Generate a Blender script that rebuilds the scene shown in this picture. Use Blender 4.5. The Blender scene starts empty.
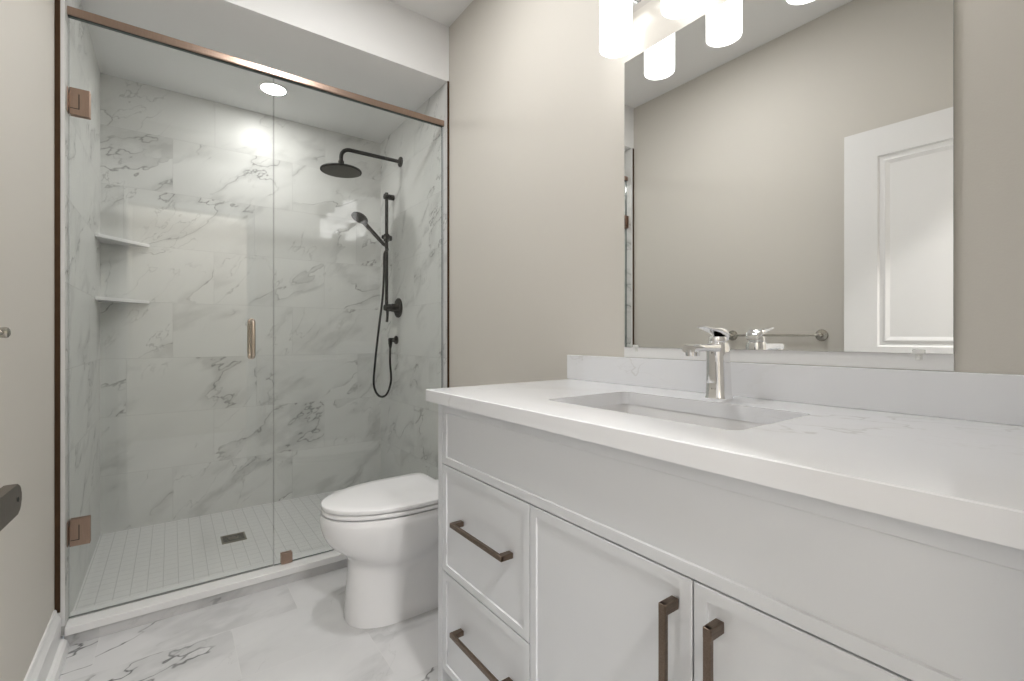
import bpy, bmesh, math, random
from mathutils import Vector, Matrix
PI = math.pi
C = bpy.context.scene.collection
S = bpy.context.scene

# ------------------------------------------------------------------ camera
H = 1.05
cam_d = bpy.data.cameras.new('camera')
cam = bpy.data.objects.new('camera', cam_d); C.objects.link(cam)
cam.location = (0, 0, H)
cam.rotation_euler = (PI/2, 0, -math.atan(340.5/467.2))
cam_d.sensor_width = 36.0
cam_d.lens = 467.2/1024*36
cam_d.shift_y = -3.3/1024
cam_d.clip_start = 0.01
S.camera = cam

# ------------------------------------------------------------------ light settings
wd = bpy.data.worlds.new('world'); S.world = wd; wd.use_nodes = True
wd.node_tree.nodes['Background'].inputs[0].default_value = (0.9, 0.95, 1, 1)
wd.node_tree.nodes['Background'].inputs[1].default_value = 0.3
S.view_settings.view_transform = 'Standard'
S.view_settings.look = 'None'
S.view_settings.gamma = 1
S.view_settings.use_curve_mapping = False
S.view_settings.exposure = 1.62
SHADE_E = 0.85       # opal shades of the vanity light
BULB_E = 0.9       # the bulbs inside them
SHOWER_E = 45.0     # recessed light over the shower
ROOM_FILL_E = 76.0       # unseen recessed light added to the room ceiling as general fill
HALL_FILL_E = 115.0       # unseen light added in the hall, front fill through the doorway

# ------------------------------------------------------------------ helpers
def new_bm(): return bmesh.new()

def box(bm, lo, hi, bev=0.0, seg=2, mat=0):
    r = bmesh.ops.create_cube(bm, size=1.0)
    vs = r['verts']
    for v in vs:
        v.co = Vector([lo[i] + (v.co[i] + .5)*(hi[i]-lo[i]) for i in range(3)])
    fs = {f for v in vs for f in v.link_faces}
    for f in fs: f.material_index = mat
    if bev > 0:
        es = list({e for v in vs for e in v.link_edges})
        bmesh.ops.bevel(bm, geom=es, offset=bev, segments=seg, profile=.5, affect='EDGES', clamp_overlap=True, material=-1)

def frame_for(d):
    d = d.normalized()
    a = Vector((0, 0, 1)) if abs(d.z) < .9 else Vector((1, 0, 0))
    x = d.cross(a).normalized(); y = d.cross(x).normalized()
    return x, y

def tube(bm, pts, r, n=12, cap=True):
    pts = [Vector(p) for p in pts]
    rs = r if isinstance(r, (list, tuple)) else [r]*len(pts)
    rings = []; x = None
    for i, p in enumerate(pts):
        if i == 0: d = pts[1]-pts[0]
        elif i == len(pts)-1: d = pts[-1]-pts[-2]
        else: d = (pts[i+1]-p).normalized() + (p-pts[i-1]).normalized()
        d.normalize()
        if x is None: x, y = frame_for(d)
        else:
            x = (x - d*x.dot(d)).normalized(); y = d.cross(x).normalized()
        rings.append([bm.verts.new(p + (x*math.cos(a)+y*math.sin(a))*rs[i]) for a in [2*PI*k/n for k in range(n)]])
    skin(bm, rings, cap, cap)

def skin(bm, rings, cap0=True, cap1=True, closed=True, mat=0):
    n = len(rings[0])
    for a, b in zip(rings, rings[1:]):
        for k in range(n if closed else n-1):
            f = bm.faces.new((a[k], a[(k+1) % n], b[(k+1) % n], b[k])); f.material_index = mat
    if cap0: f = bm.faces.new(list(reversed(rings[0]))); f.material_index = mat
    if cap1: f = bm.faces.new(rings[-1]); f.material_index = mat

def lathe(bm, prof, org=(0, 0, 0), axis=(0, 0, 1), n=40, cap=True):
    """prof: (radius, height) pairs, revolved about axis through org"""
    org = Vector(org); d = Vector(axis).normalized(); x, y = frame_for(d)
    rings = []
    for r, h in prof:
        r = max(r, 1e-4)
        rings.append([bm.verts.new(org + d*h + (x*math.cos(2*PI*k/n)+y*math.sin(2*PI*k/n))*r) for k in range(n)])
    skin(bm, rings, cap, cap)

def prism(bm, poly, org, ux, uy, depth_vec, mat=0):
    """poly of 2D points laid out along ux, uy from org, extruded by depth_vec"""
    org, ux, uy, dv = Vector(org), Vector(ux), Vector(uy), Vector(depth_vec)
    a = [bm.verts.new(org+ux*p[0]+uy*p[1]) for p in poly]
    b = [bm.verts.new(org+ux*p[0]+uy*p[1]+dv) for p in poly]
    skin(bm, [a, b], True, True, mat=mat)

def rrect(w, h, r, n=6, cx=0, cy=0):
    """rounded rectangle outline centred at cx, cy"""
    pts = []
    for qx, qy, a0 in ((1, 1, 0), (-1, 1, 90), (-1, -1, 180), (1, -1, 270)):
        for k in range(n+1):
            a = math.radians(a0 + 90*k/n)
            pts.append((cx+qx*(w/2-r)+r*math.cos(a), cy+qy*(h/2-r)+r*math.sin(a)))
    return pts

def obj(name, bm, mats, parent=None, smooth=None, bevel=None):
    if not isinstance(mats, (list, tuple)): mats = [mats]
    bmesh.ops.recalc_face_normals(bm, faces=bm.faces)
    me = bpy.data.meshes.new(name)
    bm.to_mesh(me); bm.free()
    for m in mats: me.materials.append(m)
    o = bpy.data.objects.new(name, me); C.objects.link(o)
    if parent is not None:
        o.parent = parent
        o.matrix_parent_inverse = Matrix.Translation(-parent.location) if False else Matrix.Identity(4)
        me.transform(Matrix.Translation(-world_loc(parent)))
    if smooth is not None:
        for p in me.polygons: p.use_smooth = True
        ms = o.modifiers.new('soft', 'EDGE_SPLIT'); ms.split_angle = math.radians(smooth)
    return o

def world_loc(o):
    v = Vector((0, 0, 0))
    while o is not None:
        v = v + o.location; o = o.parent
    return v

def tag(o, label, cat, group=None):
    o['label'] = label; o['category'] = cat
    if group: o['group'] = group
    return o

def thing(name, loc, label, cat, group=None):
    o = bpy.data.objects.new(name, None); C.objects.link(o)
    o.location = loc; o.empty_display_size = .05
    return tag(o, label, cat, group)

def struct(name, bm, mats, smooth=None):
    o = obj(name, bm, mats, None, smooth); o['kind'] = 'structure'; return o

# ------------------------------------------------------------------ materials
def mat(name, col, rough=.5, metal=0.0, spec=.5, coat=0.0, bump=None):
    m = bpy.data.materials.new(name); m.use_nodes = True
    nt = m.node_tree; b = nt.nodes['Principled BSDF']
    b.inputs['Base Color'].default_value = (*col, 1)
    b.inputs['Roughness'].default_value = rough
    b.inputs['Metallic'].default_value = metal
    b.inputs['Specular IOR Level'].default_value = spec
    b.inputs['Coat Weight'].default_value = coat
    b.inputs['Coat Roughness'].default_value = .05
    if bump:
        tc = nt.nodes.new('ShaderNodeTexCoord')
        nz = nt.nodes.new('ShaderNodeTexNoise'); nz.inputs['Scale'].default_value = bump[0]; nz.inputs['Detail'].default_value = 3
        bp = nt.nodes.new('ShaderNodeBump'); bp.inputs['Strength'].default_value = bump[1]; bp.inputs['Distance'].default_value = .002
        nt.links.new(tc.outputs['Object'], nz.inputs['Vector'])
        nt.links.new(nz.outputs['Fac'], bp.inputs['Height']); nt.links.new(bp.outputs['Normal'], b.inputs['Normal'])
    return m

def brushed(name, c1, c2, rough, scale=(60, 60, 4)):
    m = mat(name, c1, rough, 1.0)
    nt = m.node_tree; b = nt.nodes['Principled BSDF']
    tc = nt.nodes.new('ShaderNodeTexCoord'); mp = nt.nodes.new('ShaderNodeMapping'); mp.inputs['Scale'].default_value = scale
    nz = nt.nodes.new('ShaderNodeTexNoise'); nz.inputs['Scale'].default_value = 6; nz.inputs['Detail'].default_value = 4
    mx = nt.nodes.new('ShaderNodeMix'); mx.data_type = 'RGBA'
    mx.inputs[6].default_value = (*c1, 1); mx.inputs[7].default_value = (*c2, 1)
    nt.links.new(tc.outputs['Object'], mp.inputs['Vector']); nt.links.new(mp.outputs['Vector'], nz.inputs['Vector'])
    nt.links.new(nz.outputs['Fac'], mx.inputs[0]); nt.links.new(mx.outputs[2], b.inputs['Base Color'])
    return m

def marble(name, base, veins, rough=.12, rot=25, seed=0.0, cloud=(.62, .62, .61), cloud_amt=.55, stretch=(1.1, 3.2),
           vein_scale=1.6, dark=.5, fine=.35, coords='UV', spec=.5):
    m = bpy.data.materials.new(name); m.use_nodes = True
    nt = m.node_tree; N = nt.nodes.new; L = nt.links.new
    b = nt.nodes['Principled BSDF']; b.inputs['Roughness'].default_value = rough; b.inputs['Specular IOR Level'].default_value = spec
    tc = N('ShaderNodeTexCoord')
    def mapping(r, sc, off):
        a = N('ShaderNodeMapping'); a.inputs['Rotation'].default_value = (0, 0, -math.radians(r)); L(tc.outputs[coords], a.inputs['Vector'])
        c = N('ShaderNodeMapping'); c.inputs['Scale'].default_value = (sc[0], sc[1], 1); c.inputs['Location'].default_value = (off, off*.7, 0)
        L(a.outputs['Vector'], c.inputs['Vector']); return c.outputs['Vector']
    def noise(vec, sc, det, dist, rgh=.55):
        n = N('ShaderNodeTexNoise'); n.noise_dimensions = '2D'
        n.inputs['Scale'].default_value = sc; n.inputs['Detail'].default_value = det
        n.inputs['Distortion'].default_value = dist; n.inputs['Roughness'].default_value = rgh
        L(vec, n.inputs['Vector']); return n.outputs['Fac']
    def mth(op, a, bb=None, clamp=False):
        n = N('ShaderNodeMath'); n.operation = op; n.use_clamp = clamp
        for i, v in enumerate((a, bb)):
            if v is None: continue
            if isinstance(v, (int, float)): n.inputs[i].default_value = v
            else: L(v, n.inputs[i])
        return n.outputs[0]
    def mr(v, a, bb, c=0, d=1, smooth=True):
        n = N('ShaderNodeMapRange'); n.interpolation_type = 'SMOOTHSTEP' if smooth else 'LINEAR'
        n.inputs['From Min'].default_value = a; n.inputs['From Max'].default_value = bb
        n.inputs['To Min'].default_value = c; n.inputs['To Max'].default_value = d
        L(v, n.inputs['Value']); return n.outputs['Result']
    def mix(f, c1, c2):
        n = N('ShaderNodeMix'); n.data_type = 'RGBA'; L(f, n.inputs[0])
        for i, c in ((6, c1), (7, c2)):
            if isinstance(c, tuple): n.inputs[i].default_value = (*c, 1)
            else: L(c, n.inputs[i])
        return n.outputs[2]
    v = mapping(rot, stretch, seed)
    a = noise(v, vein_scale, 5, .12, .52)
    ridge = mth('ABSOLUTE', mth('SUBTRACT', a, .5))
    mask = mr(noise(mapping(rot-10, (.9, 1.6), seed+7.3), 1.9, 2, .2), .46, .60)
    wide = mth('MULTIPLY', mr(ridge, 0, .075, 1, 0), mr(noise(mapping(rot, (1, 1.5), seed+3.1), 2.2, 3, .3), .42, .62))
    thin = mth('MULTIPLY', mr(ridge, 0, .0075, 1, 0), mask)
    # one-sided grey clouds that end at a vein
    side = mr(a, .495, .60)
    cl = mth('MULTIPLY', mth('MULTIPLY', mr(a, .494, .502), mth('SUBTRACT', 1.0, side)), mr(noise(mapping(rot+15, (1, 1.6), seed+11.), 1.7, 2, .2), .48, .60))
    c = noise(mapping(rot+22, (1.1, 3.0), seed+19.7), 2.0, 5, .1, .52)
    r2 = mth('ABSOLUTE', mth('SUBTRACT', c, .5))
    f2 = mth('MULTIPLY', mr(r2, 0, .008, 1, 0), mr(noise(mapping(rot, (1, 1), seed+31.), 2.6, 2, .1), .47, .62))
    blotch = mr(noise(mapping(rot, (.8, 1.8), seed+43.), 2.4, 4, .2), .35, .75, 0, .35)
    col = mix(mth('MULTIPLY', blotch, cloud_amt), base, cloud)
    col = mix(mth('MULTIPLY', cl, cloud_amt*.8), col, cloud)
    col = mix(mth('MULTIPLY', wide, cloud_amt), col, cloud)
    col = mix(mth('MULTIPLY', f2, fine), col, veins)
    col = mix(mth('MULTIPLY', thin, dark), col, veins)
    L(col, b.inputs['Base Color'])
    return m

def glass_mat():
    """clear pane: every surface reflects by Fresnel and passes the rest"""
    m = bpy.data.materials.new('clear_glass'); m.use_nodes = True
    nt = m.node_tree; nt.nodes.clear(); N = nt.nodes.new; L = nt.links.new
    o = N('ShaderNodeOutputMaterial'); tr = N('ShaderNodeBsdfTransparent'); tr.inputs[0].default_value = (.972, .98, .974, 1)
    gl = N('ShaderNodeBsdfGlossy'); gl.inputs['Roughness'].default_value = 0.0; gl.inputs[0].default_value = (1, 1, 1, 1)
    g = N('ShaderNodeNewGeometry'); mr = N('ShaderNodeMapRange'); mr.inputs['To Min'].default_value = 1.43; mr.inputs['To Max'].default_value = 1/1.43
    fr = N('ShaderNodeFresnel'); mx = N('ShaderNodeMixShader')
    L(g.outputs['Backfacing'], mr.inputs['Value']); L(mr.outputs[0], fr.inputs['IOR'])
    L(fr.outputs[0], mx.inputs[0]); L(tr.outputs[0], mx.inputs[1]); L(gl.outputs[0], mx.inputs[2]); L(mx.outputs[0], o.inputs[0])
    return m

def glow(name, col, e, base=(.9, .9, .9)):
    m = mat(name, base, .3)
    b = m.node_tree.nodes['Principled BSDF']
    b.inputs['Emission Color'].default_value = (*col, 1); b.inputs['Emission Strength'].default_value = e
    return m

M = {}
M['beige'] = mat('beige_wall_paint', (.640, .612, .562), .62, spec=.3, bump=(260, .12))
M['white_paint'] = mat('white_ceiling_paint', (.85, .85, .845), .7, spec=.25, bump=(300, .15))
M['trim_white'] = mat('white_trim_paint', (.82, .82, .82), .3)
M['cab'] = mat('white_lacquer', (.70, .715, .74), .32, bump=(90, .02))
M['cab_dark'] = mat('cabinet_inside', (.12, .12, .12), .8)
M['quartz'] = marble('white_quartz', (.83, .84, .865), (.50, .48, .45), rough=.14, rot=-18, seed=2.3, cloud=(.78, .78, .79), cloud_amt=.5,
                     stretch=(1.3, 2.0), vein_scale=1.5, dark=.38, fine=.12)
M['wall_tile'] = marble('marble_wall_tile', (.70, .705, .69), (.13, .13, .125), rough=.36, spec=.32, rot=32, seed=.6, cloud=(.43, .435, .425),
                        cloud_amt=.42, dark=.62, fine=.34, stretch=(.9, 2.2), vein_scale=1.4)
M['floor_tile'] = marble('marble_floor_tile', (.66, .66, .665), (.09, .09, .09), rough=.25, rot=24, seed=5.9, cloud=(.42, .425, .43),
                         cloud_amt=.5, dark=.85, fine=.10, stretch=(.9, 2.1), vein_scale=1.15)
M['curb_stone'] = mat('white_stone', (.80, .80, .80), .2)
M['grout'] = mat('light_grout', (.54, .54, .53), .8)
M['grout_pale'] = mat('pale_grout', (.60, .60, .595), .8)
M['mosaic'] = mat('mosaic_tile', (.76, .76, .755), .3)
M['ceramic'] = mat('white_ceramic', (.83, .83, .84), .07, coat=.3)
M['sink'] = mat('sink_ceramic', (.78, .78, .79), .08)
M['plastic'] = mat('white_seat_plastic', (.85, .85, .86), .16)
M['bronze'] = brushed('brushed_bronze', (.33, .235, .185), (.43, .32, .26), .30)
M['champagne'] = brushed('champagne_metal', (.50, .42, .35), (.62, .54, .47), .25)
M['bronze_dark'] = brushed('dark_bronze', (.075, .045, .028), (.12, .075, .048), .38)
M['pull'] = brushed('aged_bronze_pull', (.11, .08, .06), (.24, .185, .145), .33, (8, 90, 90))
M['black'] = mat('matte_black_metal', (.004, .004, .004), .5, .0, .15)
M['nozzle'] = mat('nozzle_face', (.05, .047, .035), .5)
M['chrome'] = mat('chrome', (.86, .86, .87), .05, 1.0)
M['nickel'] = brushed('brushed_nickel', (.42, .40, .36), (.55, .53, .48), .25)
M['lever'] = brushed('dark_lever_metal', (.15, .12, .10), (.21, .18, .15), .35)
M['mirror'] = mat('mirror_silver', (.90, .905, .895), .0, 1.0)
M['mirror_edge'] = mat('mirror_edge', (.55, .57, .56), .2)
M['glass'] = glass_mat()
M['glass_edge'] = mat('glass_edge', (.10, .13, .12), .15)
M['seal'] = mat('clear_seal', (.55, .56, .56), .3)
M['clip'] = mat('clear_plastic_clip', (.80, .80, .78), .15)
M['drain'] = brushed('drain_metal', (.20, .18, .13), (.32, .30, .24), .4)
M['dark'] = mat('dark_gap', (.02, .02, .02), .8)
M['opal'] = glow('opal_glass', (1, .99, .975), SHADE_E)
M['bulb'] = glow('bulb', (1, .98, .95), BULB_E)
M['pot_shower'] = glow('lamp_disc_shower', (1, .98, .95), SHOWER_E)
M['fill_room'] = glow('fill_disc_room', (1, .99, .98), ROOM_FILL_E)
M['fill_hall'] = glow('fill_disc_hall', (1, .98, .96), HALL_FILL_E)

# ------------------------------------------------------------------ room numbers
XL, XR = -.318, 1.178          # painted walls
TL, TR = -.292, 1.168          # faces of the shower tile
YT = 2.178                     # front edge of the tile and of the soffit
YG = 2.223                     # glass
YB = 3.145                     # back wall tile face
ZC = 2.678                     # room ceiling
ZS = 2.391                     # shower ceiling
ZSF = .048                     # shower floor
ZCURB = .069

# ------------------------------------------------------------------ tiled surfaces (tiles in one mesh over a grout bed)
def tiled(name, org, ux, uy, nrm, w, h, rows, tw, th, v0, off, seedn, tile_m, grout_m, gap=.0016, thick=.010, back=.004):
    """tiles of tw x th on the rectangle org + ux*[0,w] + uy*[0,h]; v0 = where a row starts; off(row) = where a joint falls"""
    rnd = random.Random(seedn)
    org, ux, uy, nrm = Vector(org), Vector(ux), Vector(uy), Vector(nrm)
    bm = new_bm(); uvl = bm.loops.layers.uv.new('UVMap')
    # grout bed slightly behind the tile faces
    a = [bm.verts.new(org+ux*p+uy*q-nrm*.0008) for p, q in ((0, 0), (w, 0), (w, h), (0, h))]
    b = [bm.verts.new(v.co-nrm*thick) for v in a]
    skin(bm, [b, a], True, True, mat=1)
    r0 = math.floor((0-v0)/th)
    r = r0
    while v0 + r*th < h:
        y0, y1 = max(0, v0+r*th), min(h, v0+(r+1)*th)
        if y1-y0 > .003:
            j = off(r); k = math.floor((0-j)/tw)
            while j+k*tw < w:
                x0, x1 = max(0, j+k*tw), min(w, j+(k+1)*tw)
                if x1-x0 > .003:
                    g = gap/2
                    xx0 = x0+(g if x0 > 0 else 0); xx1 = x1-(g if x1 < w else 0)
                    yy0 = y0+(g if y0 > 0 else 0); yy1 = y1-(g if y1 < h else 0)
                    ru, rv = rnd.uniform(0, 60), rnd.uniform(0, 60)
                    fl = rnd.choice((1, -1)) if tile_m is M['floor_tile'] else 1
                    vs = [bm.verts.new(org+ux*p+uy*q) for p, q in ((xx0, yy0), (xx1, yy0), (xx1, yy1), (xx0, yy1))]
                    f = bm.faces.new(vs)
                    for lp, (p, q) in zip(f.loops, ((xx0, yy0), (xx1, yy0), (xx1, yy1), (xx0, yy1))):
                        lp[uvl].uv = ((p-x0)*fl+ru, (q-y0)*fl+rv)
                    if f.normal.dot(nrm) < 0 or (f.normal.length == 0): pass
                k += 1
        r += 1
    me = bpy.data.meshes.new(name); bm.normal_update()
    for f in bm.faces:
        if f.material_index == 0 and f.normal.dot(nrm) < 0: f.normal_flip()
    bm.to_mesh(me); bm.free()
    me.materials.append(tile_m); me.materials.append(grout_m)
    o = bpy.data.objects.new(name, me); C.objects.link(o); o['kind'] = 'structure'
    return o

ROW0 = .045                     # a grout line of the wall tile (world z = ROW0 + n*.298)
wz0 = ZSF-.01
# back wall: joints measured on the photograph, row by row from the floor up
back_j = {0: .006, 1: .195, 2: -.19, 3: .006, 4: .195, 5: .40, 6: .006, 7: .20}
tiled('wall_back', (TL-.01, YB, wz0), (1, 0, 0), (0, 0, 1), (0, -1, 0), TR-TL+.02, ZS-wz0+.005, 9, .60, .298, ROW0-wz0,
      lambda r: back_j.get(r, 0)-(TL-.01), 11, M['wall_tile'], M['grout'])
tiled('wall_left_shower', (TL, YT, wz0), (0, 1, 0), (0, 0, 1), (1, 0, 0), YB-YT, ZS-wz0+.005, 9, .60, .298, ROW0-wz0,
      lambda r: (.2*r) % .6, 23, M['wall_tile'], M['grout'])
tiled('wall_right_shower', (TR, YB, wz0), (0, -1, 0), (0, 0, 1), (-1, 0, 0), YB-YT, ZS-wz0+.005, 9, .60, .298, ROW0-wz0,
      lambda r: (.2*r+.35) % .6, 37, M['wall_tile'], M['grout'])
# room floor; rows run along x, row edges at y = 1.95, 1.65, 1.35 ...
fj = {1: -.204, 0: .175, -1: .563}
tiled('floor', (XL-.02, -1.6, 0), (1, 0, 0), (0, 1, 0), (0, 0, 1), XR-XL+.04, 1.6+2.20, 13, .60, .30, (1.65+1.6),
      lambda r: fj.get(r, (.2*r) % .6)-(XL-.02), 8, M['floor_tile'], M['grout_pale'], gap=.0018, thick=.05)
# shower floor mosaic
tiled('floor_shower', (TL-.005, YG-.03, ZSF), (1, 0, 0), (0, 1, 0), (0, 0, 1), TR-TL+.01, YB-YG+.035, 20, .0515, .0515, .0,
      lambda r: 0.012, 5, M['mosaic'], M['grout_pale'], gap=.0028, thick=.04)

# ------------------------------------------------------------------ plain shell
bm = new_bm(); box(bm, (XL-.1, -1.7, -.02), (XL, YT, ZC+.02)); struct('wall_left', bm, M['beige'])
bm = new_bm(); box(bm, (XL-.1, YT+.002, -.02), (TL-.0115, YB+.1, ZS-.001)); box(bm, (XL-.1, YT, ZS-.001), (XL, YB+.1, ZC+.02)); struct('wall_left_backing', bm, M['white_paint'])
bm = new_bm(); box(bm, (XR, 0, -.02), (XR+.1, YT, ZC+.02)); struct('wall_right', bm, M['beige'])
bm = new_bm(); box(bm, (TR+.0115, YT+.002, -.02), (XR+.1, YB+.1, ZS-.001)); box(bm, (XR, YT, ZS-.001), (XR+.1, YB+.1, ZC+.02)); struct('wall_right_backing', bm, M['white_paint'])
bm = new_bm(); box(bm, (XL, YB+.012, -.02), (XR, YB+.1, ZC+.02)); struct('wall_back_backing', bm, M['white_paint'])
# near wall with the doorway the photographer stands in
bm = new_bm()
box(bm, (.52, -.11, 0), (XR+.1, 0, ZC)); box(bm, (XL, -.11, 2.05), (.52, 0, ZC)); box(bm, (XL, -.11, 0), (XL+.03, 0, 2.05))
struct('wall_near', bm, M['beige'])
bm = new_bm(); box(bm, (XL-.1, -1.7, ZC), (XR+.1, YB+.1, ZC+.08)); struct('ceiling', bm, M['white_paint'])
bm = new_bm(); box(bm, (XL, YT, ZS), (XR, YB+.012, ZC)); struct('ceiling_soffit', bm, M['white_paint'])
# hall behind the doorway
bm = new_bm(); box(bm, (XL-.1, -1.7, 0), (XR+.1, -1.6, ZC)); struct('wall_hall', bm, M['beige'])
bm = new_bm(); box(bm, (XR, -1.6, 0), (XR+.1, -.11, ZC)); struct('wall_hall_right', bm, M['beige'])
# door casing on the bathroom side
bm = new_bm(); box(bm, (.515, -.115, 0), (.53, .0, 2.06), .002); box(bm, (.52, 0, 0), (.575, .014, 2.12), .004); box(bm, (XL+.03, 0, 2.05), (.575, .014, 2.12), .004)
struct('trim_3', bm, M['trim_white'])

# metal tile edges (bronze profile)
bm = new_bm(); box(bm, (XL+.0002, YT-.004, .12), (XL+.014, YT+.002, ZS), .0008); struct('trim_1', bm, M['bronze_dark'])
bm = new_bm(); box(bm, (TR-.0005, YT-.004, .0), (XR-.0002, YT+.002, ZS), .0008); struct('trim_2', bm, M['bronze_dark'])

bm = new_bm(); box(bm, (XL+.0145, YT-.001, .07), (TL-.0003, YT+.0115, ZS)); struct('trim_4', bm, M['curb_stone'])

# curb: stone cap over a tiled riser
bm = new_bm()
box(bm, (TL, 2.158, .041), (TR, 2.285, ZCURB), .003); 
struct('curb_cap', bm, M['curb_stone'])
tiled('curb_riser', (TL, 2.172, -.001), (1, 0, 0), (0, 0, 1), (0, -1, 0), TR-TL, .043, 1, .60, .10, -.03,
      lambda r: -.204-TL, 71, M['floor_tile'], M['grout_pale'], thick=.02)

# baseboard with stepped top and shoe moulding
prof = [(0, 0), (0, .137), (.005, .137), (.0075, .131), (.0085, .124), (.014, .112), (.018, .106), (.018, .034), (.026, .032), (.034, .024), (.038, .010), (.039, 0)]
bm = new_bm(); prism(bm, prof, (XL, -.11+.15, 0), (1, 0, 0), (0, 0, 1), (0, YT-.014-.04, 0)); struct('baseboard_left', bm, M['trim_white'])
bm = new_bm(); prism(bm, [(-x, z) for x, z in prof], (XR, 1.26, 0), (1, 0, 0), (0, 0, 1), (0, YT-.004-1.26-.01, 0)); struct('baseboard_right', bm, M['trim_white'])

# ------------------------------------------------------------------ shower glass
def pane(name, x0, x1, z0, z1, parent, y=YG, t=.010):
    bm = new_bm(); box(bm, (x0, y-t/2, z0), (x1, y+t/2, z1))
    for f in bm.faces:
        if abs(f.calc_center_median().y - y) < t*.4: f.material_index = 1
    return obj(name, bm, [M['glass'], M['glass_edge']], parent)

ZG0, ZG1 = .074, H+1.1155
door = thing('shower_door', (-.285, YG, ZG0), 'hinged frameless clear glass shower door at the left of the enclosure', 'shower door')
pane('glass_pane', -.2885, .3525, ZG0, ZG1, door)
bm = new_bm(); box(bm, (-.288, YG-.004, ZG0-.0045), (.352, YG+.004, ZG0), .001); obj('bottom_seal', bm, M['seal'], door)
for zc in (H-.681, H+.822):
    bm = new_bm()
    for s in (-1, 1):
        y0, y1 = (YG-.012, YG-.005) if s < 0 else (YG+.005, YG+.012)
        box(bm, (-.286, y0, zc-.047), (-.232, y1, zc+.047), .002)
    box(bm, (-.2915, YG-.022, zc-.043), (-.2885, YG+.022, zc+.043), .0015)      # wall plate
    box(bm, (-.289, YG-.011, zc-.025), (-.262, YG+.011, zc+.025), .003)        # knuckle
    h = obj('hinge', bm, M['bronze'], door)
    bm = new_bm(); box(bm, (-.2625, YG-.0128, zc-.026), (-.2600, YG-.0118, zc+.026)); box(bm, (-.284, YG-.0128, zc-.0265), (-.260, YG-.0118, zc-.0245))
    obj('hinge_groove', bm, M['dark'], h)
# back to back pull
bm = new_bm()
for s in (-1, 1):
    yb = YG+s*.058
    pts = [(.27, YG+s*.006, H-.080), (.27, yb-s*.014, H-.080)]
    for k in range(1, 6):
        a = PI/2*k/6; pts.append((.27, yb-s*.014+s*.014*math.sin(a), H-.080+.014*(1-math.cos(a))))
    pts += [(.27, yb, H-.066), (.27, yb, H+.052)]
    for k in range(1, 6):
        a = PI/2*k/6; pts.append((.27, yb-s*.014*(1-math.cos(a)), H+.052+.014*math.sin(a)))
    pts += [(.27, yb-s*.014, H+.066), (.27, YG+s*.006, H+.066)]
    tube(bm, pts, .0085, 16)
    for z in (H-.080, H+.066): lathe(bm, [(.013, 0), (.013, .004), (.010, .005)], (.27, YG+s*.005, z), (0, s, 0), 20)
obj('pull_handle', bm, M['champagne'], door, 40)

fix = thing('fixed_glass_panel', (.76, YG, ZCURB), 'fixed clear glass shower panel beside the toilet, right of the glass door', 'glass panel')
pane('glass_pane', .3555, 1.160, ZCURB+.002, ZG1, fix)
bm = new_bm(); box(bm, (1.1605, YG-.005, ZCURB+.002), (1.1665, YG+.005, ZG1), .001); obj('wall_seal', bm, M['seal'], fix)
bm = new_bm()
box(bm, (.382, YG-.013, ZCURB), (.427, YG-.005, ZCURB+.045), .002); box(bm, (.382, YG+.005, ZCURB), (.427, YG+.013, ZCURB+.045), .002)
obj('glass_clamp', bm, M['bronze'], fix)

bm = new_bm()
hz0 = H+1.118
prism(bm, rrect(.026, .030, .004, 4, 0, .015), (-.2915, YG, hz0), (0, 1, 0), (0, 0, 1), (1.458, 0, 0))
hd = obj('header_bar', bm, M['bronze']); tag(hd, 'bronze metal header bar running across the top of the shower glass', 'header bar')
bm = new_bm(); box(bm, (-.291, YG-.009, hz0-.002), (1.166, YG+.009, hz0-.0001)); obj('channel_gasket', bm, M['dark'], hd)

# ------------------------------------------------------------------ shower fittings (matte black)
YV = 2.84
rh = thing('rain_shower_head', (TR, 2.79, H+1.10), 'matte black round rain shower head on an arm high on the marble wall', 'shower head')
bm = new_bm()
za = H+1.103; xd = .800
pts = [(TR-.002, 2.79, za), (xd+.05, 2.79, za)]
for k in range(1, 7):
    a = PI/2*k/6; pts.append((xd+.05-.05*math.sin(a), 2.79, za-.05*(1-math.cos(a))))
pts.append((xd, 2.79, H+1.012))
tube(bm, pts, .011, 16); obj('arm', bm, M['black'], rh, 40)
bm = new_bm(); lathe(bm, [(.031, 0), (.031, .008), (.026, .012), (.014, .014)], (TR, 2.79, za), (-1, 0, 0), 32); obj('flange', bm, M['black'], rh, 40)
bm = new_bm(); lathe(bm, [(.012, .066), (.016, .060), (.016, .040), (.022, .034), (.024, .018), (.040, .014), (.112, .010), (.1145, .007), (.1145, .001), (.112, 0)], (xd, 2.79, H+.966), (0, 0, 1), 64)
hdisc = obj('spray_disc', bm, M['black'], rh, 40)
bm = new_bm(); lathe(bm, [(.106, 0), (.106, .002)], (xd, 2.79, H+.9645), (0, 0, 1), 48)
for ring in range(1, 9):
    n = ring*6
    for k in range(n):
        a = 2*PI*k/n+ring*.3; r = ring*.0122
        lathe(bm, [(.0018, 0), (.0024, .002)], (xd+r*math.cos(a), 2.79+r*math.sin(a), H+.9628), (0, 0, 1), 6)
obj('nozzle_plate', bm, M['nozzle'], hdisc)

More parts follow.
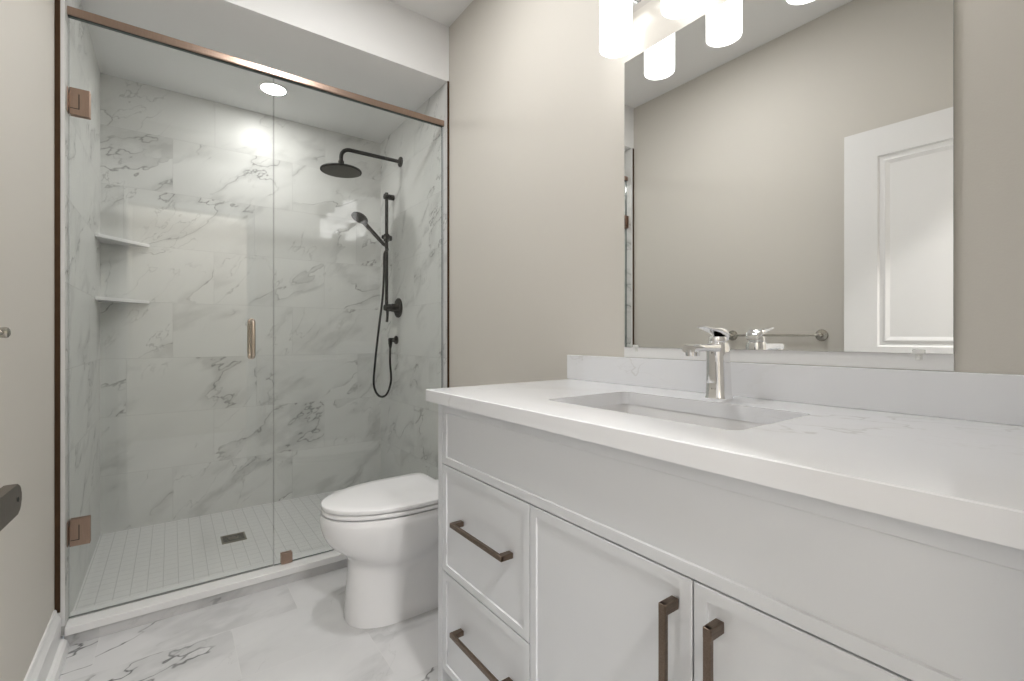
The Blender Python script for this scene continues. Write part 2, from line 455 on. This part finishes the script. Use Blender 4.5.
yb_ = 2.908; xbar = TR-.048
sb = thing('slide_bar', (TR, yb_, H), 'matte black vertical slide bar holding the hand shower on the marble wall', 'slide bar')
bm = new_bm(); tube(bm, [(xbar, yb_, H+.17), (xbar, yb_, H+.93)], .0105, 16); obj('bar', bm, M['black'], sb, 40)
for z in (H+.905, H+.190):
    bm = new_bm(); tube(bm, [(TR, yb_, z), (xbar-.016, yb_, z)], .0175, 20)
    obj('bracket', bm, M['black'], sb, 40)
zs = H+.64
bm = new_bm(); lathe(bm, [(.018, -.022), (.019, -.018), (.019, .018), (.018, .022)], (xbar, yb_, zs), (0, 0, 1), 20)
tube(bm, [(xbar, yb_, zs), (xbar-.030, yb_-.010, zs)], .013, 16); lathe(bm, [(.019, 0), (.016, .020), (.012, .022)], (xbar+.012, yb_, zs), (1, 0, 0), 16)
obj('slider', bm, M['black'], sb, 40)

# hand shower sitting in the slider, pointing up and out
hs_o = Vector((xbar-.042, yb_-.014, zs-.03))
hs_d = Vector((-.78, -.22, .62)).normalized()
hs = thing('hand_shower', hs_o, 'black hand shower wand resting in the holder of the slide bar', 'hand shower')
bm = new_bm()
def hp(t): return hs_o+hs_d*t
tube(bm, [hp(-.035), hp(-.03), hp(.0), hp(.03), hp(.10), hp(.16)], [.008, .011, .0115, .0125, .0125, .014], 16); obj('wand_handle', bm, M['black'], hs, 40)
fd = Vector((-.45, -.1, -.85)).normalized()
bm = new_bm(); lathe(bm, [(.016, -.022), (.034, -.018), (.048, -.008), (.052, .0), (.052, .008), (.048, .010)], hp(.195), fd, 36); obj('spray_head', bm, M['black'], hs, 40)

sv = thing('shower_valve', (TR, 2.826, H+.186), 'matte black round shower mixer valve with lever, below the slide bar', 'shower valve')
bm = new_bm(); lathe(bm, [(.062, 0), (.062, .006), (.059, .009), (.02, .009)], (TR, 2.826, H+.186), (-1, 0, 0), 48); obj('escutcheon', bm, M['black'], sv, 40)
bm = new_bm(); lathe(bm, [(.026, .008), (.026, .045), (.023, .047), (.023, .085), (.021, .088)], (TR, 2.826, H+.186), (-1, 0, 0), 28); obj('valve_body', bm, M['black'], sv, 40)
bm = new_bm(); tube(bm, [(TR-.073, 2.826, H+.186), (TR-.075, 2.826, H+.12), (TR-.078, 2.826, H+.095)], [.009, .0075, .008], 14); obj('lever', bm, M['black'], sv, 40)

ho = thing('hose_outlet', (TR, 2.86, H-.018), 'small black wall elbow feeding the shower hose', 'water outlet')
bm = new_bm(); lathe(bm, [(.027, 0), (.027, .007), (.024, .010), (.014, .011), (.014, .050), (.012, .052)], (TR, 2.86, H-.018), (-1, 0, 0), 28)
obj('flange', bm, M['black'], ho, 40)
bm = new_bm(); lathe(bm, [(.012, 0), (.013, -.022), (.011, -.026), (.009, -.045)], (TR-.042, 2.86, H-.020), (0, 0, 1), 20); obj('nozzle', bm, M['black'], ho, 40)

# hose: from the elbow down in a loop and up to the wand
ctl = [(TR-.042, 2.86, H-.06), (TR-.040, 2.87, H-.16), (TR-.030, 2.88, H-.28), (TR-.055, 2.89, H-.365), (TR-.105, 2.885, H-.372),
       (TR-.145, 2.87, H-.30), (TR-.140, 2.86, H-.15), (TR-.118, 2.86, H+.05), (TR-.092, 2.862, H+.25), (TR-.080, 2.868, H+.42), (TR-.076, 2.872, H+.53)]
e = hp(-.035); ctl += [tuple(e-hs_d*.03+Vector((0, 0, -.005))), tuple(e)]
cp = [Vector(c) for c in ctl]; pts = []
for i in range(len(cp)-1):
    p0, p1, p2, p3 = cp[max(0, i-1)], cp[i], cp[i+1], cp[min(len(cp)-1, i+2)]
    for k in range(8):
        t = k/8
        pts.append(.5*((2*p1)+(p2-p0)*t+(2*p0-5*p1+4*p2-p3)*t*t+(3*p1-p0-3*p2+p3)*t**3))
pts.append(cp[-1])
bm = new_bm(); tube(bm, pts, .0068, 12)
tag(obj('shower_hose', bm, M['black'], None, 60), 'black shower hose hanging in a loop below the hand shower', 'hose')

# corner shelves
for z, lab in ((H+.492, 'upper white corner shelf in the left back corner of the shower'), (H+.193, 'lower white corner shelf in the left back corner of the shower')):
    bm = new_bm()
    prism(bm, [(0, 0), (0, -.205), (.012, -.205), (.198, -.012), (.198, 0)], (TL, YB, z-.016), (1, 0, 0), (0, 1, 0), (0, 0, .016))
    bmesh.ops.bevel(bm, geom=list(bm.edges), offset=.002, segments=2, affect='EDGES', clamp_overlap=True)
    tag(obj('corner_shelf', bm, M['curb_stone']), lab, 'shelf', 'corner shelves in the shower')

# drain
dr = thing('floor_drain', (.25, 2.70, ZSF), 'small square metal drain grate set in the white mosaic shower floor', 'drain')
bm = new_bm()
cx, cy = .25, 2.70
for (a, b_) in (((-.053, -.053), (.053, -.045)), ((-.053, .045), (.053, .053)), ((-.053, -.045), (-.045, .045)), ((.045, -.045), (.053, .045))):
    box(bm, (cx+a[0], cy+a[1], ZSF), (cx+b_[0], cy+b_[1], ZSF+.003), .0006)
obj('frame', bm, M['drain'], dr)
bm = new_bm(); box(bm, (cx-.045, cy-.045, ZSF), (cx+.045, cy+.045, ZSF+.0012)); obj('drain_bed', bm, M['dark'], dr)
bm = new_bm()
for k in range(5):
    yy = cy-.036+.018*k; box(bm, (cx-.045, yy-.0028, ZSF+.001), (cx+.045, yy+.0028, ZSF+.0028), .0004)
lathe(bm, [(.022, 0), (.022, .003), (.017, .0034), (.017, .001)], (cx, cy, ZSF+.0005), (0, 0, 1), 24)
obj('grate', bm, M['drain'], dr)

# ------------------------------------------------------------------ recessed lights
def potlight(x, y, z, r, m, label, group=None):
    t = thing('recessed_light', (x, y, z), label, 'ceiling light', group)
    bm = new_bm(); n = 40
    lathe(bm, [(r, -.0005), (r+.002, -.004), (r+.016, -.004), (r+.018, -.001), (r+.018, 0)], (x, y, z), (0, 0, 1), n, cap=False); obj('trim_ring', bm, M['trim_white'], t, 40)
    bm = new_bm(); lathe(bm, [(r, -.0030), (r, -.0005)], (x, y, z), (0, 0, 1), n); obj('lens', bm, m, t)
    return t
potlight(.445, 2.80, ZS, .058, M['pot_shower'], 'round recessed ceiling light glowing above the shower')
potlight(.49, 1.38, ZC, .075, M['fill_room'], 'unseen round recessed light added in the room ceiling to brighten the room')  # lamp out of view, added to lift the whole room
potlight(.3, -.85, ZC, .12, M['fill_hall'], 'unseen round fill light added in the hall behind the doorway')  # added lamp behind the camera, softens shadows from the front

# ------------------------------------------------------------------ toilet
TY = 1.76
toi = thing('toilet', (.82, TY, 0), 'white ceramic toilet with closed lid between vanity and shower', 'toilet')
def egg(xf, xw, xb, hw, n=56, pf=2.0, pb=3.4, cy=TY):
    out = []
    for k in range(n):
        a = 2*PI*k/n; c, s = math.cos(a), math.sin(a)
        p = pf if c < 0 else pb
        ax = (xw-xf) if c < 0 else (xb-xw)
        cc = math.copysign(abs(c)**(2/p), c); ss = math.copysign(abs(s)**(2/p), s)
        out.append((xw+ax*cc, cy+hw*ss))
    return out
def smooth(a, b, t):
    t = min(1, max(0, (t-a)/(b-a))); return t*t*(3-2*t)
bm = new_bm(); rings = []
N_ = 72
zl = [0, .004, .02, .05, .09, .13, .17, .20, .225, .25, .27, .29, .31, .33, .35, .365, .38, .392, .400, .405]
for z in zl:
    ring = []
    fl = .006*smooth(.03, 0, z)
    low = egg(.532-.012*smooth(.2, 0, z)+0*fl, .70, 1.10, .112+.006*smooth(.1, 0, z)+fl, N_, 2.3, 4)
    g = smooth(.20, .385, z)
    gg = math.sin(min(1, max(0, (z-.20)/.185))*PI/2)
    up = egg(.545-.112*gg**.85, .70, 1.06, .125+.058*gg**.8, N_, 2.15, 3.2)
    rim = smooth(.385, .405, z)
    for (lx, ly), (ux_, uy_) in zip(low, up):
        zc_ = .25-.06*math.sin(min(1, max(0, (lx-.54)/.34))*PI)+.05*smooth(.8, 1.05, lx)
        b = smooth(zc_-.045, zc_+.05, z)
        x = lx*(1-b)+ux_*b; y = ly*(1-b)+uy_*b
        if rim > 0: x = x+(.76-x)*.012*rim; y = y+(TY-y)*.03*rim
        ring.append(bm.verts.new((x, y, z)))
    rings.append(ring)
skin(bm, rings)
obj('bowl', bm, M['ceramic'], toi, 50)
def slab(bm, pts, z0, z1, r, dome=0.0, cx=.70):
    def off(d, z):
        res = []
        for x, y in pts:
            vx, vy = x-cx, y-TY; l = math.hypot(vx, vy)
            res.append(bm.verts.new((x-vx/l*d, y-vy/l*d, z)))
        return res
    rr = [off(r, z0), off(r*.3, z0+r*.3), off(0, z0+r), off(0, z1-r), off(r*.3, z1-r*.3), off(r, z1)]
    if dome > 0:
        for s in (.8, .55, .3, .1):
            rr.append([bm.verts.new((cx+(x-cx)*s, TY+(y-TY)*s, z1+dome*(1-s*s))) for x, y in pts])
    skin(bm, rr)
seat = egg(.438, .74, .907, .182, N_, 2.05, 10)
bm = new_bm(); slab(bm, seat, .409, .424, .004); obj('seat', bm, M['plastic'], toi, 50)
lid = egg(.437, .74, .910, .183, N_, 2.05, 12, cy=TY)
bm = new_bm(); slab(bm, lid, .4275, .444, .004, .003); obj('lid', bm, M['plastic'], toi, 50)
for s in (-1, 1):
    bm = new_bm(); tube(bm, [(.905, TY+s*.075-.022, .424), (.905, TY+s*.075+.022, .424)], .013, 14); obj('lid_hinge', bm, M['plastic'], toi, 50)

bm = new_bm()
rg = []
for z, e_ in ((.400, .012), (.42, .004), (.6, 0), (.735, -.002)):
    rg.append([bm.verts.new((1.085+px, TY+py, z)) for px, py in rrect(.158-e_, .352-e_*2, .03, 8)])
skin(bm, rg); box(bm, (.93, TY-.12, .37), (1.16, TY+.12, .402), .008)
tank = obj('tank', bm, M['ceramic'], toi, 45)
bm = new_bm(); prism(bm, rrect(.168, .362, .032, 8), (1.083, TY, .736), (1, 0, 0), (0, 1, 0), (0, 0, .026))
obj('tank_lid', bm, M['ceramic'], toi, 45)
bm = new_bm(); lathe(bm, [(.022, 0), (.022, .005), (.019, .007)], (1.083, TY, .762), (0, 0, 1), 24); obj('flush_button', bm, M['chrome'], toi, 40)

# supply valve on the wall beyond the toilet, seen in the shower glass
vl = thing('supply_valve', (XR, 2.125, .345), 'small chrome water shutoff valve on the wall beside the toilet', 'valve')
bm = new_bm(); lathe(bm, [(.024, 0), (.020, .006), (.007, .007), (.007, .03), (.011, .031), (.011, .05)], (XR, 2.125, .345), (-1, 0, 0), 20); obj('valve_body', bm, M['chrome'], vl, 40)
bm = new_bm(); lathe(bm, [(.017, 0), (.019, .004), (.017, .009)], (XR-.05, 2.125, .345), (-1, 0, 0), 16); obj('handle', bm, M['chrome'], vl, 40)
bm = new_bm(); tube(bm, [(XR-.042, 2.125, .35), (XR-.042, 2.125, .40), (XR-.050, 2.03, .43), (XR-.058, 1.965, .43), (XR-.06, 1.957, .43)], .005, 10); obj('supply_line', bm, M['nickel'], vl, 60)

# ------------------------------------------------------------------ vanity
XF = .612      # faces of the fronts
van = thing('vanity_cabinet', (.9, .6, 0), 'white shaker bathroom vanity cabinet under the quartz counter', 'cabinet')
bm = new_bm()
box(bm, (XF, 1.171, 0), (1.160, 1.196, .865), .001)               # far end panel, down to the floor
box(bm, (XF, .004, 0), (1.160, .012, .862), .001)
box(bm, (XF+.022, .012, .125), (1.160, 1.171, .150)); 
box(bm, (XF+.022, .012, .150), (XF+.040, 1.171, .862))
box(bm, (XF+.04, .30, .84), (1.16, .34, .862)); box(bm, (XF+.04, .92, .84), (1.16, .96, .862))
box(bm, (1.150, .012, .150), (1.160, 1.171, .862))
obj('carcass', bm, M['cab'], van)
bm = new_bm(); box(bm, (XF+.075, .012, 0), (XF+.090, 1.171, .125)); obj('toe_kick', bm, M['cab'], van)

def front(y0, y1, z0, z1, fr=.020, rec=.0032, bv=.0016, th=.019):
    bm = new_bm()
    def ring(i, x):
        return [bm.verts.new((x, p, q)) for p, q in ((y0+i, z0+i), (y1-i, z0+i), (y1-i, z1-i), (y0+i, z1-i))]
    e = .0012
    rs = [ring(0, XF+th), ring(0, XF+e), ring(e, XF), ring(fr, XF), ring(fr+bv, XF+rec)]
    skin(bm, rs, True, True)
    return bm
def pull(name, c, length, axis, parent):
    """square bar pull with end posts; c = centre on the front's face"""
    bm = new_bm(); l = length/2; w = .0055; pr = .034
    if axis == 'y':
        box(bm, (XF-pr, c[0]-l, c[1]-w), (XF-pr+.009, c[0]+l, c[1]+w), .0012)
        for s in (-1, 1):
            a, b_ = sorted((c[0]+s*l, c[0]+s*(l-.016))); box(bm, (XF-pr+.001, a, c[1]-w*1.15), (XF, b_, c[1]+w*1.15), .0012)
    else:
        box(bm, (XF-pr, c[0]-w, c[1]-l), (XF-pr+.009, c[0]+w, c[1]+l), .0012)
        for s in (-1, 1):
            a, b_ = sorted((c[1]+s*l, c[1]+s*(l-.016))); box(bm, (XF-pr+.001, c[0]-w*1.15, a), (XF, c[0]+w*1.15, b_), .0012)
    return obj(name, bm, M['pull'], parent)
g = .0014
obj('apron_panel', front(.014, 1.169, .697+g, .862), M['cab'], van)
d1 = obj('drawer', front(.777+g, 1.169, .400+g, .697-g), M['cab'], van); pull('handle', (.951, .566), .232, 'y', d1)
d2 = obj('drawer', front(.777+g, 1.169, .126, .400-g), M['cab'], van); pull('handle', (.951, .283), .232, 'y', d2)
da = obj('cabinet_door', front(.394+g, .777-g, .126, .697-g), M['cab'], van); pull('handle', (.423, .548), .224, 'z', da)
db = obj('cabinet_door', front(.014, .394-g, .126, .697-g), M['cab'], van); pull('handle', (.352, .548), .224, 'z', db)

# counter slab with the sink cut out
SX0, SX1, SY0, SY1 = .727, 1.015, .390, .862
bm = new_bm(); uvl = bm.loops.layers.uv.new('UVMap')
cx0, cx1, cy0, cy1 = .593, XR-.0006, .003, 1.236
hole = rrect(SX1-SX0, SY1-SY0, .022, 6, (SX0+SX1)/2, (SY0+SY1)/2)
nh = len(hole); cxm, cym = (SX0+SX1)/2, (SY0+SY1)/2
outer = []
for k, (hx, hy) in enumerate(hole):          # walk the outer edge in step with the hole
    q, i = divmod(k, 7)
    sx, sy = ((1, 1), (-1, 1), (-1, -1), (1, -1))[q]
    X = cx1 if sx > 0 else cx0; Y = cy1 if sy > 0 else cy0
    first, t = i < 3, i
    if i == 3: outer.append((X, Y))
    else:
        # points before the corner lie on the side the arc arrives from
        horiz_first = q in (0, 2)      # arcs 0 and 2 start on the x side
        on_x_side = (i < 3) == horiz_first
        outer.append((X, hy) if on_x_side else (hx, Y))
zt, zb = .900, .8665
e = .0018
def vv(p, z): return bm.verts.new((p[0], p[1], z))
def inset(p, d): return (min(max(p[0], cx0+d), cx1-d), min(max(p[1], cy0+d), cy1-d))
o_t = [vv(inset(p, e), zt) for p in outer]; o_s = [vv(p, zt-e) for p in outer]; o_b = [vv(p, zb) for p in outer]
h_t = [vv(p, zt) for p in hole]; h_b = [vv(p, zb) for p in hole]
skin(bm, [h_t, o_t, o_s, o_b, h_b, h_t], False, False)
for f in bm.faces:
    n = f.normal; f.normal_update()
    for lp in f.loops:
        c = lp.vert.co; lp[uvl].uv = (c.y*1.0+c.z*.9, c.x-c.z*.7)
ct = obj('countertop', bm, M['quartz']); tag(ct, 'white quartz countertop with faint grey veins on the vanity', 'countertop')
bm = new_bm(); box(bm, (XR-.020, cy0, zt), (XR-.0006, 1.251, zt+.086), .0015)
uvl = bm.loops.layers.uv.new('UVMap')
for f in bm.faces:
    for lp in f.loops: lp[uvl].uv = (lp.vert.co.y+4.2, lp.vert.co.z+lp.vert.co.x+9.1)
tag(obj('backsplash', bm, M['quartz']), 'low white quartz backsplash strip along the wall behind the faucet', 'backsplash')

# undermount sink
bm = new_bm()
def sring(w_in, z, r):
    return [bm.verts.new((cxm+p, cym+q, z)) for p, q in rrect(SX1-SX0+w_in*2, SY1-SY0+w_in*2, r, 6)]
zsk = .8663
rs = [sring(.022, zsk-.012, .03), sring(.022, zsk, .03), sring(.003, zsk, .024), sring(.0, zsk-.006, .024), sring(-.006, zsk-.06, .03), sring(-.016, zsk-.105, .04), sring(-.034, zsk-.122, .045), sring(-.09, zsk-.130, .05), sring(-.13, zsk-.133, .012)]
rs2 = [sring(-.12, zsk-.145, .012), sring(-.03, zsk-.14, .05), sring(.006, zsk-.11, .04), sring(.010, zsk-.012, .03)]
skin(bm, rs, False, True)
skin(bm, [rs[0]]+[r for r in reversed(rs2)], False, True)
snk = thing('sink', (cxm, cym, zsk-.13), 'white rectangular undermount sink set into the quartz counter', 'sink')
obj('basin', bm, M['sink'], snk, 50)
bm = new_bm(); lathe(bm, [(.031, 0), (.031, .002), (.024, .003), (.020, .001), (.018, .004), (.0, .006)], (cxm+.02, cym, zsk-.1328), (0, 0, 1), 32); obj('drain_cap', bm, M['chrome'], snk, 40)

# faucet
FX, FY, FZ = 1.080, .625, .900
fc = thing('faucet', (FX, FY, FZ), 'chrome single lever faucet standing behind the sink', 'faucet')
bm = new_bm()
rg = []
for z, wx, wy, ox in ((0, .060, .054, 0), (.003, .061, .055, 0), (.006, .058, .052, 0), (.04, .056, .050, 0), (.09, .054, .048, -.002), (.128, .053, .047, -.004), (.136, .050, .044, -.004)):
    rg.append([bm.verts.new((FX+ox+p, FY+q, FZ+z)) for p, q in rrect(wx, wy, .019, 8)])
skin(bm, rg); obj('body', bm, M['chrome'], fc, 35)
bm = new_bm()     # flat spout reaching over the basin
rg = []
for x, z, hh, ww in ((FX-.005, .124, .021, .040), (FX-.04, .125, .018, .038), (FX-.08, .126, .016, .037), (FX-.116, .125, .017, .037), (FX-.125, .123, .015, .033)):
    rg.append([bm.verts.new((x, FY+p, FZ+z+q)) for p, q in rrect(ww, hh, .0065, 5)])
skin(bm, rg); sp = obj('spout', bm, M['chrome'], fc, 35)
bm = new_bm(); tube(bm, [(FX-.110, FY, FZ+.121), (FX-.110, FY, FZ+.107)], [.0165, .0155], 24); obj('aerator', bm, M['chrome'], sp, 40)
bm = new_bm()
lathe(bm, [(.019, 0), (.0205, .003), (.0205, .012), (.019, .016), (.012, .018)], (FX-.004, FY, FZ+.1355), (0, 0, 1), 32)
obj('cartridge_cap', bm, M['chrome'], fc, 35)
bm = new_bm()     # paddle lever rising toward the user
rg = []
for x, z, hh, ww in ((FX+.024, .146, .008, .026), (FX+.017, .155, .018, .038), (FX+.002, .163, .019, .042), (FX-.018, .167, .014, .040), (FX-.040, .169, .008, .033), (FX-.060, .172, .005, .026), (FX-.079, .176, .004, .021)):
    rg.append([bm.verts.new((x, FY+p, FZ+z+q)) for p, q in rrect(ww, hh, min(hh, ww)*.45, 5)])
skin(bm, rg); obj('lever', bm, M['chrome'], fc, 35)

# ------------------------------------------------------------------ mirror
MY0, MY1, MZ0, MZ1 = .218, .996, H-.031, H+.877
mr_ = thing('wall_mirror', (XR, .6, MZ0), 'frameless rectangular wall mirror above the backsplash', 'mirror')
bm = new_bm(); box(bm, (XR-.007, MY0, MZ0), (XR-.001, MY1, MZ1))
for f in bm.faces:
    if abs(f.calc_center_median().x-(XR-.007)) > .0005: f.material_index = 1
obj('mirror_glass', bm, [M['mirror'], M['mirror_edge']], mr_)
for y in (.268, .951):
    bm = new_bm(); box(bm, (XR-.010, y-.010, MZ0-.001), (XR-.0005, y+.010, MZ0+.007), .001); lathe(bm, [(.005, 0), (.005, .004), (.003, .006)], (XR-.001, y, MZ0-.008), (-1, 0, 0), 14)
    box(bm, (XR-.004, y-.006, MZ0-.014), (XR-.0005, y+.006, MZ0), .0008)
    obj('mirror_clip', bm, M['clip'], mr_)
bm = new_bm(); box(bm, (XR-.0035, MY0, zt+.087), (XR-.0003, MY1+.004, MZ0-.0005))
tag(obj('mirror_support_strip', bm, M['trim_white']), 'thin white strip between the mirror bottom and the backsplash', 'trim strip')

# ------------------------------------------------------------------ vanity light
ys = (.940, .722, .504, .286); SXc = 1.067; SZ0 = H+.857; SH = .158; SR = .0475
vlt = thing('vanity_light', (XR, .62, SZ0+SH), 'four shade wall light with glowing white cylinders above the mirror', 'wall light')
bm = new_bm(); prism(bm, rrect(.86, .055, .006, 4), (XR-.024, .619, SZ0+SH+.035), (0, 1, 0), (0, 0, 1), (.0235, 0, 0)); obj('backplate', bm, M['chrome'], vlt, 40)
for y in ys:
    bm = new_bm(); z0 = SZ0
    lathe(bm, [(SR-.004, .0), (SR, .0), (SR, SH-.004), (SR-.003, SH), (.012, SH), (.012, SH-.004), (SR-.005, SH-.006), (SR-.0045, .001), (SR-.004, 0)], (SXc, y, z0), (0, 0, 1), 40, cap=False)
    sh = obj('shade', bm, M['opal'], vlt, 40)
    bm = new_bm(); lathe(bm, [(.0, .028), (.014, .030), (.026, .042), (.030, .060), (.026, .080), (.014, .105), (.013, .140)], (SXc, y, z0), (0, 0, 1), 24); obj('bulb', bm, M['bulb'], sh, 60)
    bm = new_bm(); lathe(bm, [(SR+.001, -.012), (SR+.001, .002), (.020, .006), (.012, .010), (.012, .036)], (SXc, y, z0+SH), (0, 0, 1), 32)
    tube(bm, [(XR-.02, y, z0+SH+.035), (SXc, y, z0+SH+.035)], .009, 14)
    obj('lamp_arm', bm, M['chrome'], vlt, 40)

# ------------------------------------------------------------------ towel bar on the left wall
tb = thing('towel_bar', (XL, 1.219, H+.010), 'brushed nickel towel bar on the beige left wall, seen in the mirror', 'towel bar')
for y in (.987, 1.451):
    bm = new_bm(); lathe(bm, [(.029, 0), (.030, .004), (.027, .009), (.012, .012), (.011, .022), (.012, .030), (.011, .034), (.006, .037)], (XL, y, H+.010), (1, 0, 0), 28); obj('post', bm, M['nickel'], tb, 40)
bm = new_bm(); tube(bm, [(XL+.024, .980, H+.010), (XL+.024, 1.458, H+.010)], .0062, 14); obj('bar', bm, M['nickel'], tb, 40)

# ------------------------------------------------------------------ room door, open against the left wall
DW, DT, DZ0, DZ1 = .835, .035, .012, 1.990
dr_ = bpy.data.objects.new('door_1', None); C.objects.link(dr_); dr_['kind'] = 'structure'
bm = new_bm()
def rbox(y0, y1, z0, z1): box(bm, (-DT, y0, z0), (0, y1, z1))
# a slab with two raised-moulding panels on the room side (face x = 0)
st, rail_t, rail_m0, rail_m1, rail_b = .126, .125, .90, 1.008, .24
ys_ = (0, st, DW-st, DW); zs_ = (DZ0, rail_b, rail_m0, rail_m1, DZ1-rail_t, DZ1)
def panel(y0, y1, z0, z1):
    prev = None; rr = []
    for i, x in ((0, 0), (.006, -.009), (.020, -.009), (.028, -.003), (.044, -.010), (.054, -.010)):
        rr.append([bm.verts.new((x, p, q)) for p, q in ((y0+i, z0+i), (y1-i, z0+i), (y1-i, z1-i), (y0+i, z1-i))])
    skin(bm, rr, False, True)
for i in range(3):
    for j in range(5):
        y0, y1, z0, z1 = ys_[i], ys_[i+1], zs_[j], zs_[j+1]
        if i == 1 and j in (1, 3): panel(y0, y1, z0, z1)
        else:
            bm.faces.new([bm.verts.new((0, p, q)) for p, q in ((y0, z0), (y1, z0), (y1, z1), (y0, z1))])
bk = [bm.verts.new((-DT, p, q)) for p, q in ((0, DZ0), (DW, DZ0), (DW, DZ1), (0, DZ1))]
fr_ = [bm.verts.new((0, p, q)) for p, q in ((0, DZ0), (DW, DZ0), (DW, DZ1), (0, DZ1))]
skin(bm, [bk, fr_], True, False)
bmesh.ops.remove_doubles(bm, verts=bm.verts, dist=1e-5)
ang = math.radians(-2.6)
dr_.location = (XL+.064, .022, 0); dr_.rotation_euler = (0, 0, ang)
def dobj(name, bm, m, parent, sm=None):
    bmesh.ops.recalc_face_normals(bm, faces=bm.faces)
    me = bpy.data.meshes.new(name); bm.to_mesh(me); bm.free(); me.materials.append(m)
    o = bpy.data.objects.new(name, me); C.objects.link(o); o.parent = parent
    if sm:
        for p in me.polygons: p.use_smooth = True
        mm = o.modifiers.new('soft', 'EDGE_SPLIT'); mm.split_angle = math.radians(sm)
    return o
dobj('door_leaf', bm, M['trim_white'], dr_)
ly, lz = DW-.062, .858
bm = new_bm(); lathe(bm, [(.027, 0), (.027, .006), (.024, .009), (.011, .010), (.011, .064)], (0, ly, lz), (1, 0, 0), 32)
hd_ = dobj('door_handle', bm, M['lever'], dr_, 40)
bm = new_bm()
prism(bm, rrect(.135, .036, .014, 7, -.052, 0), (.060, ly, lz), (0, 1, 0), (0, 0, 1), (.012, 0, 0))
bmesh.ops.bevel(bm, geom=[e for e in bm.edges if abs(e.verts[0].co.x-e.verts[1].co.x) < 1e-6], offset=.0015, segments=2, affect='EDGES')
dobj('lever', bm, M['lever'], hd_)
bm = new_bm(); lathe(bm, [(.0028, 0), (.0028, .0004)], (.0722, ly, lz), (1, 0, 0), 14); dobj('release_pin', bm, M['dark'], hd_)
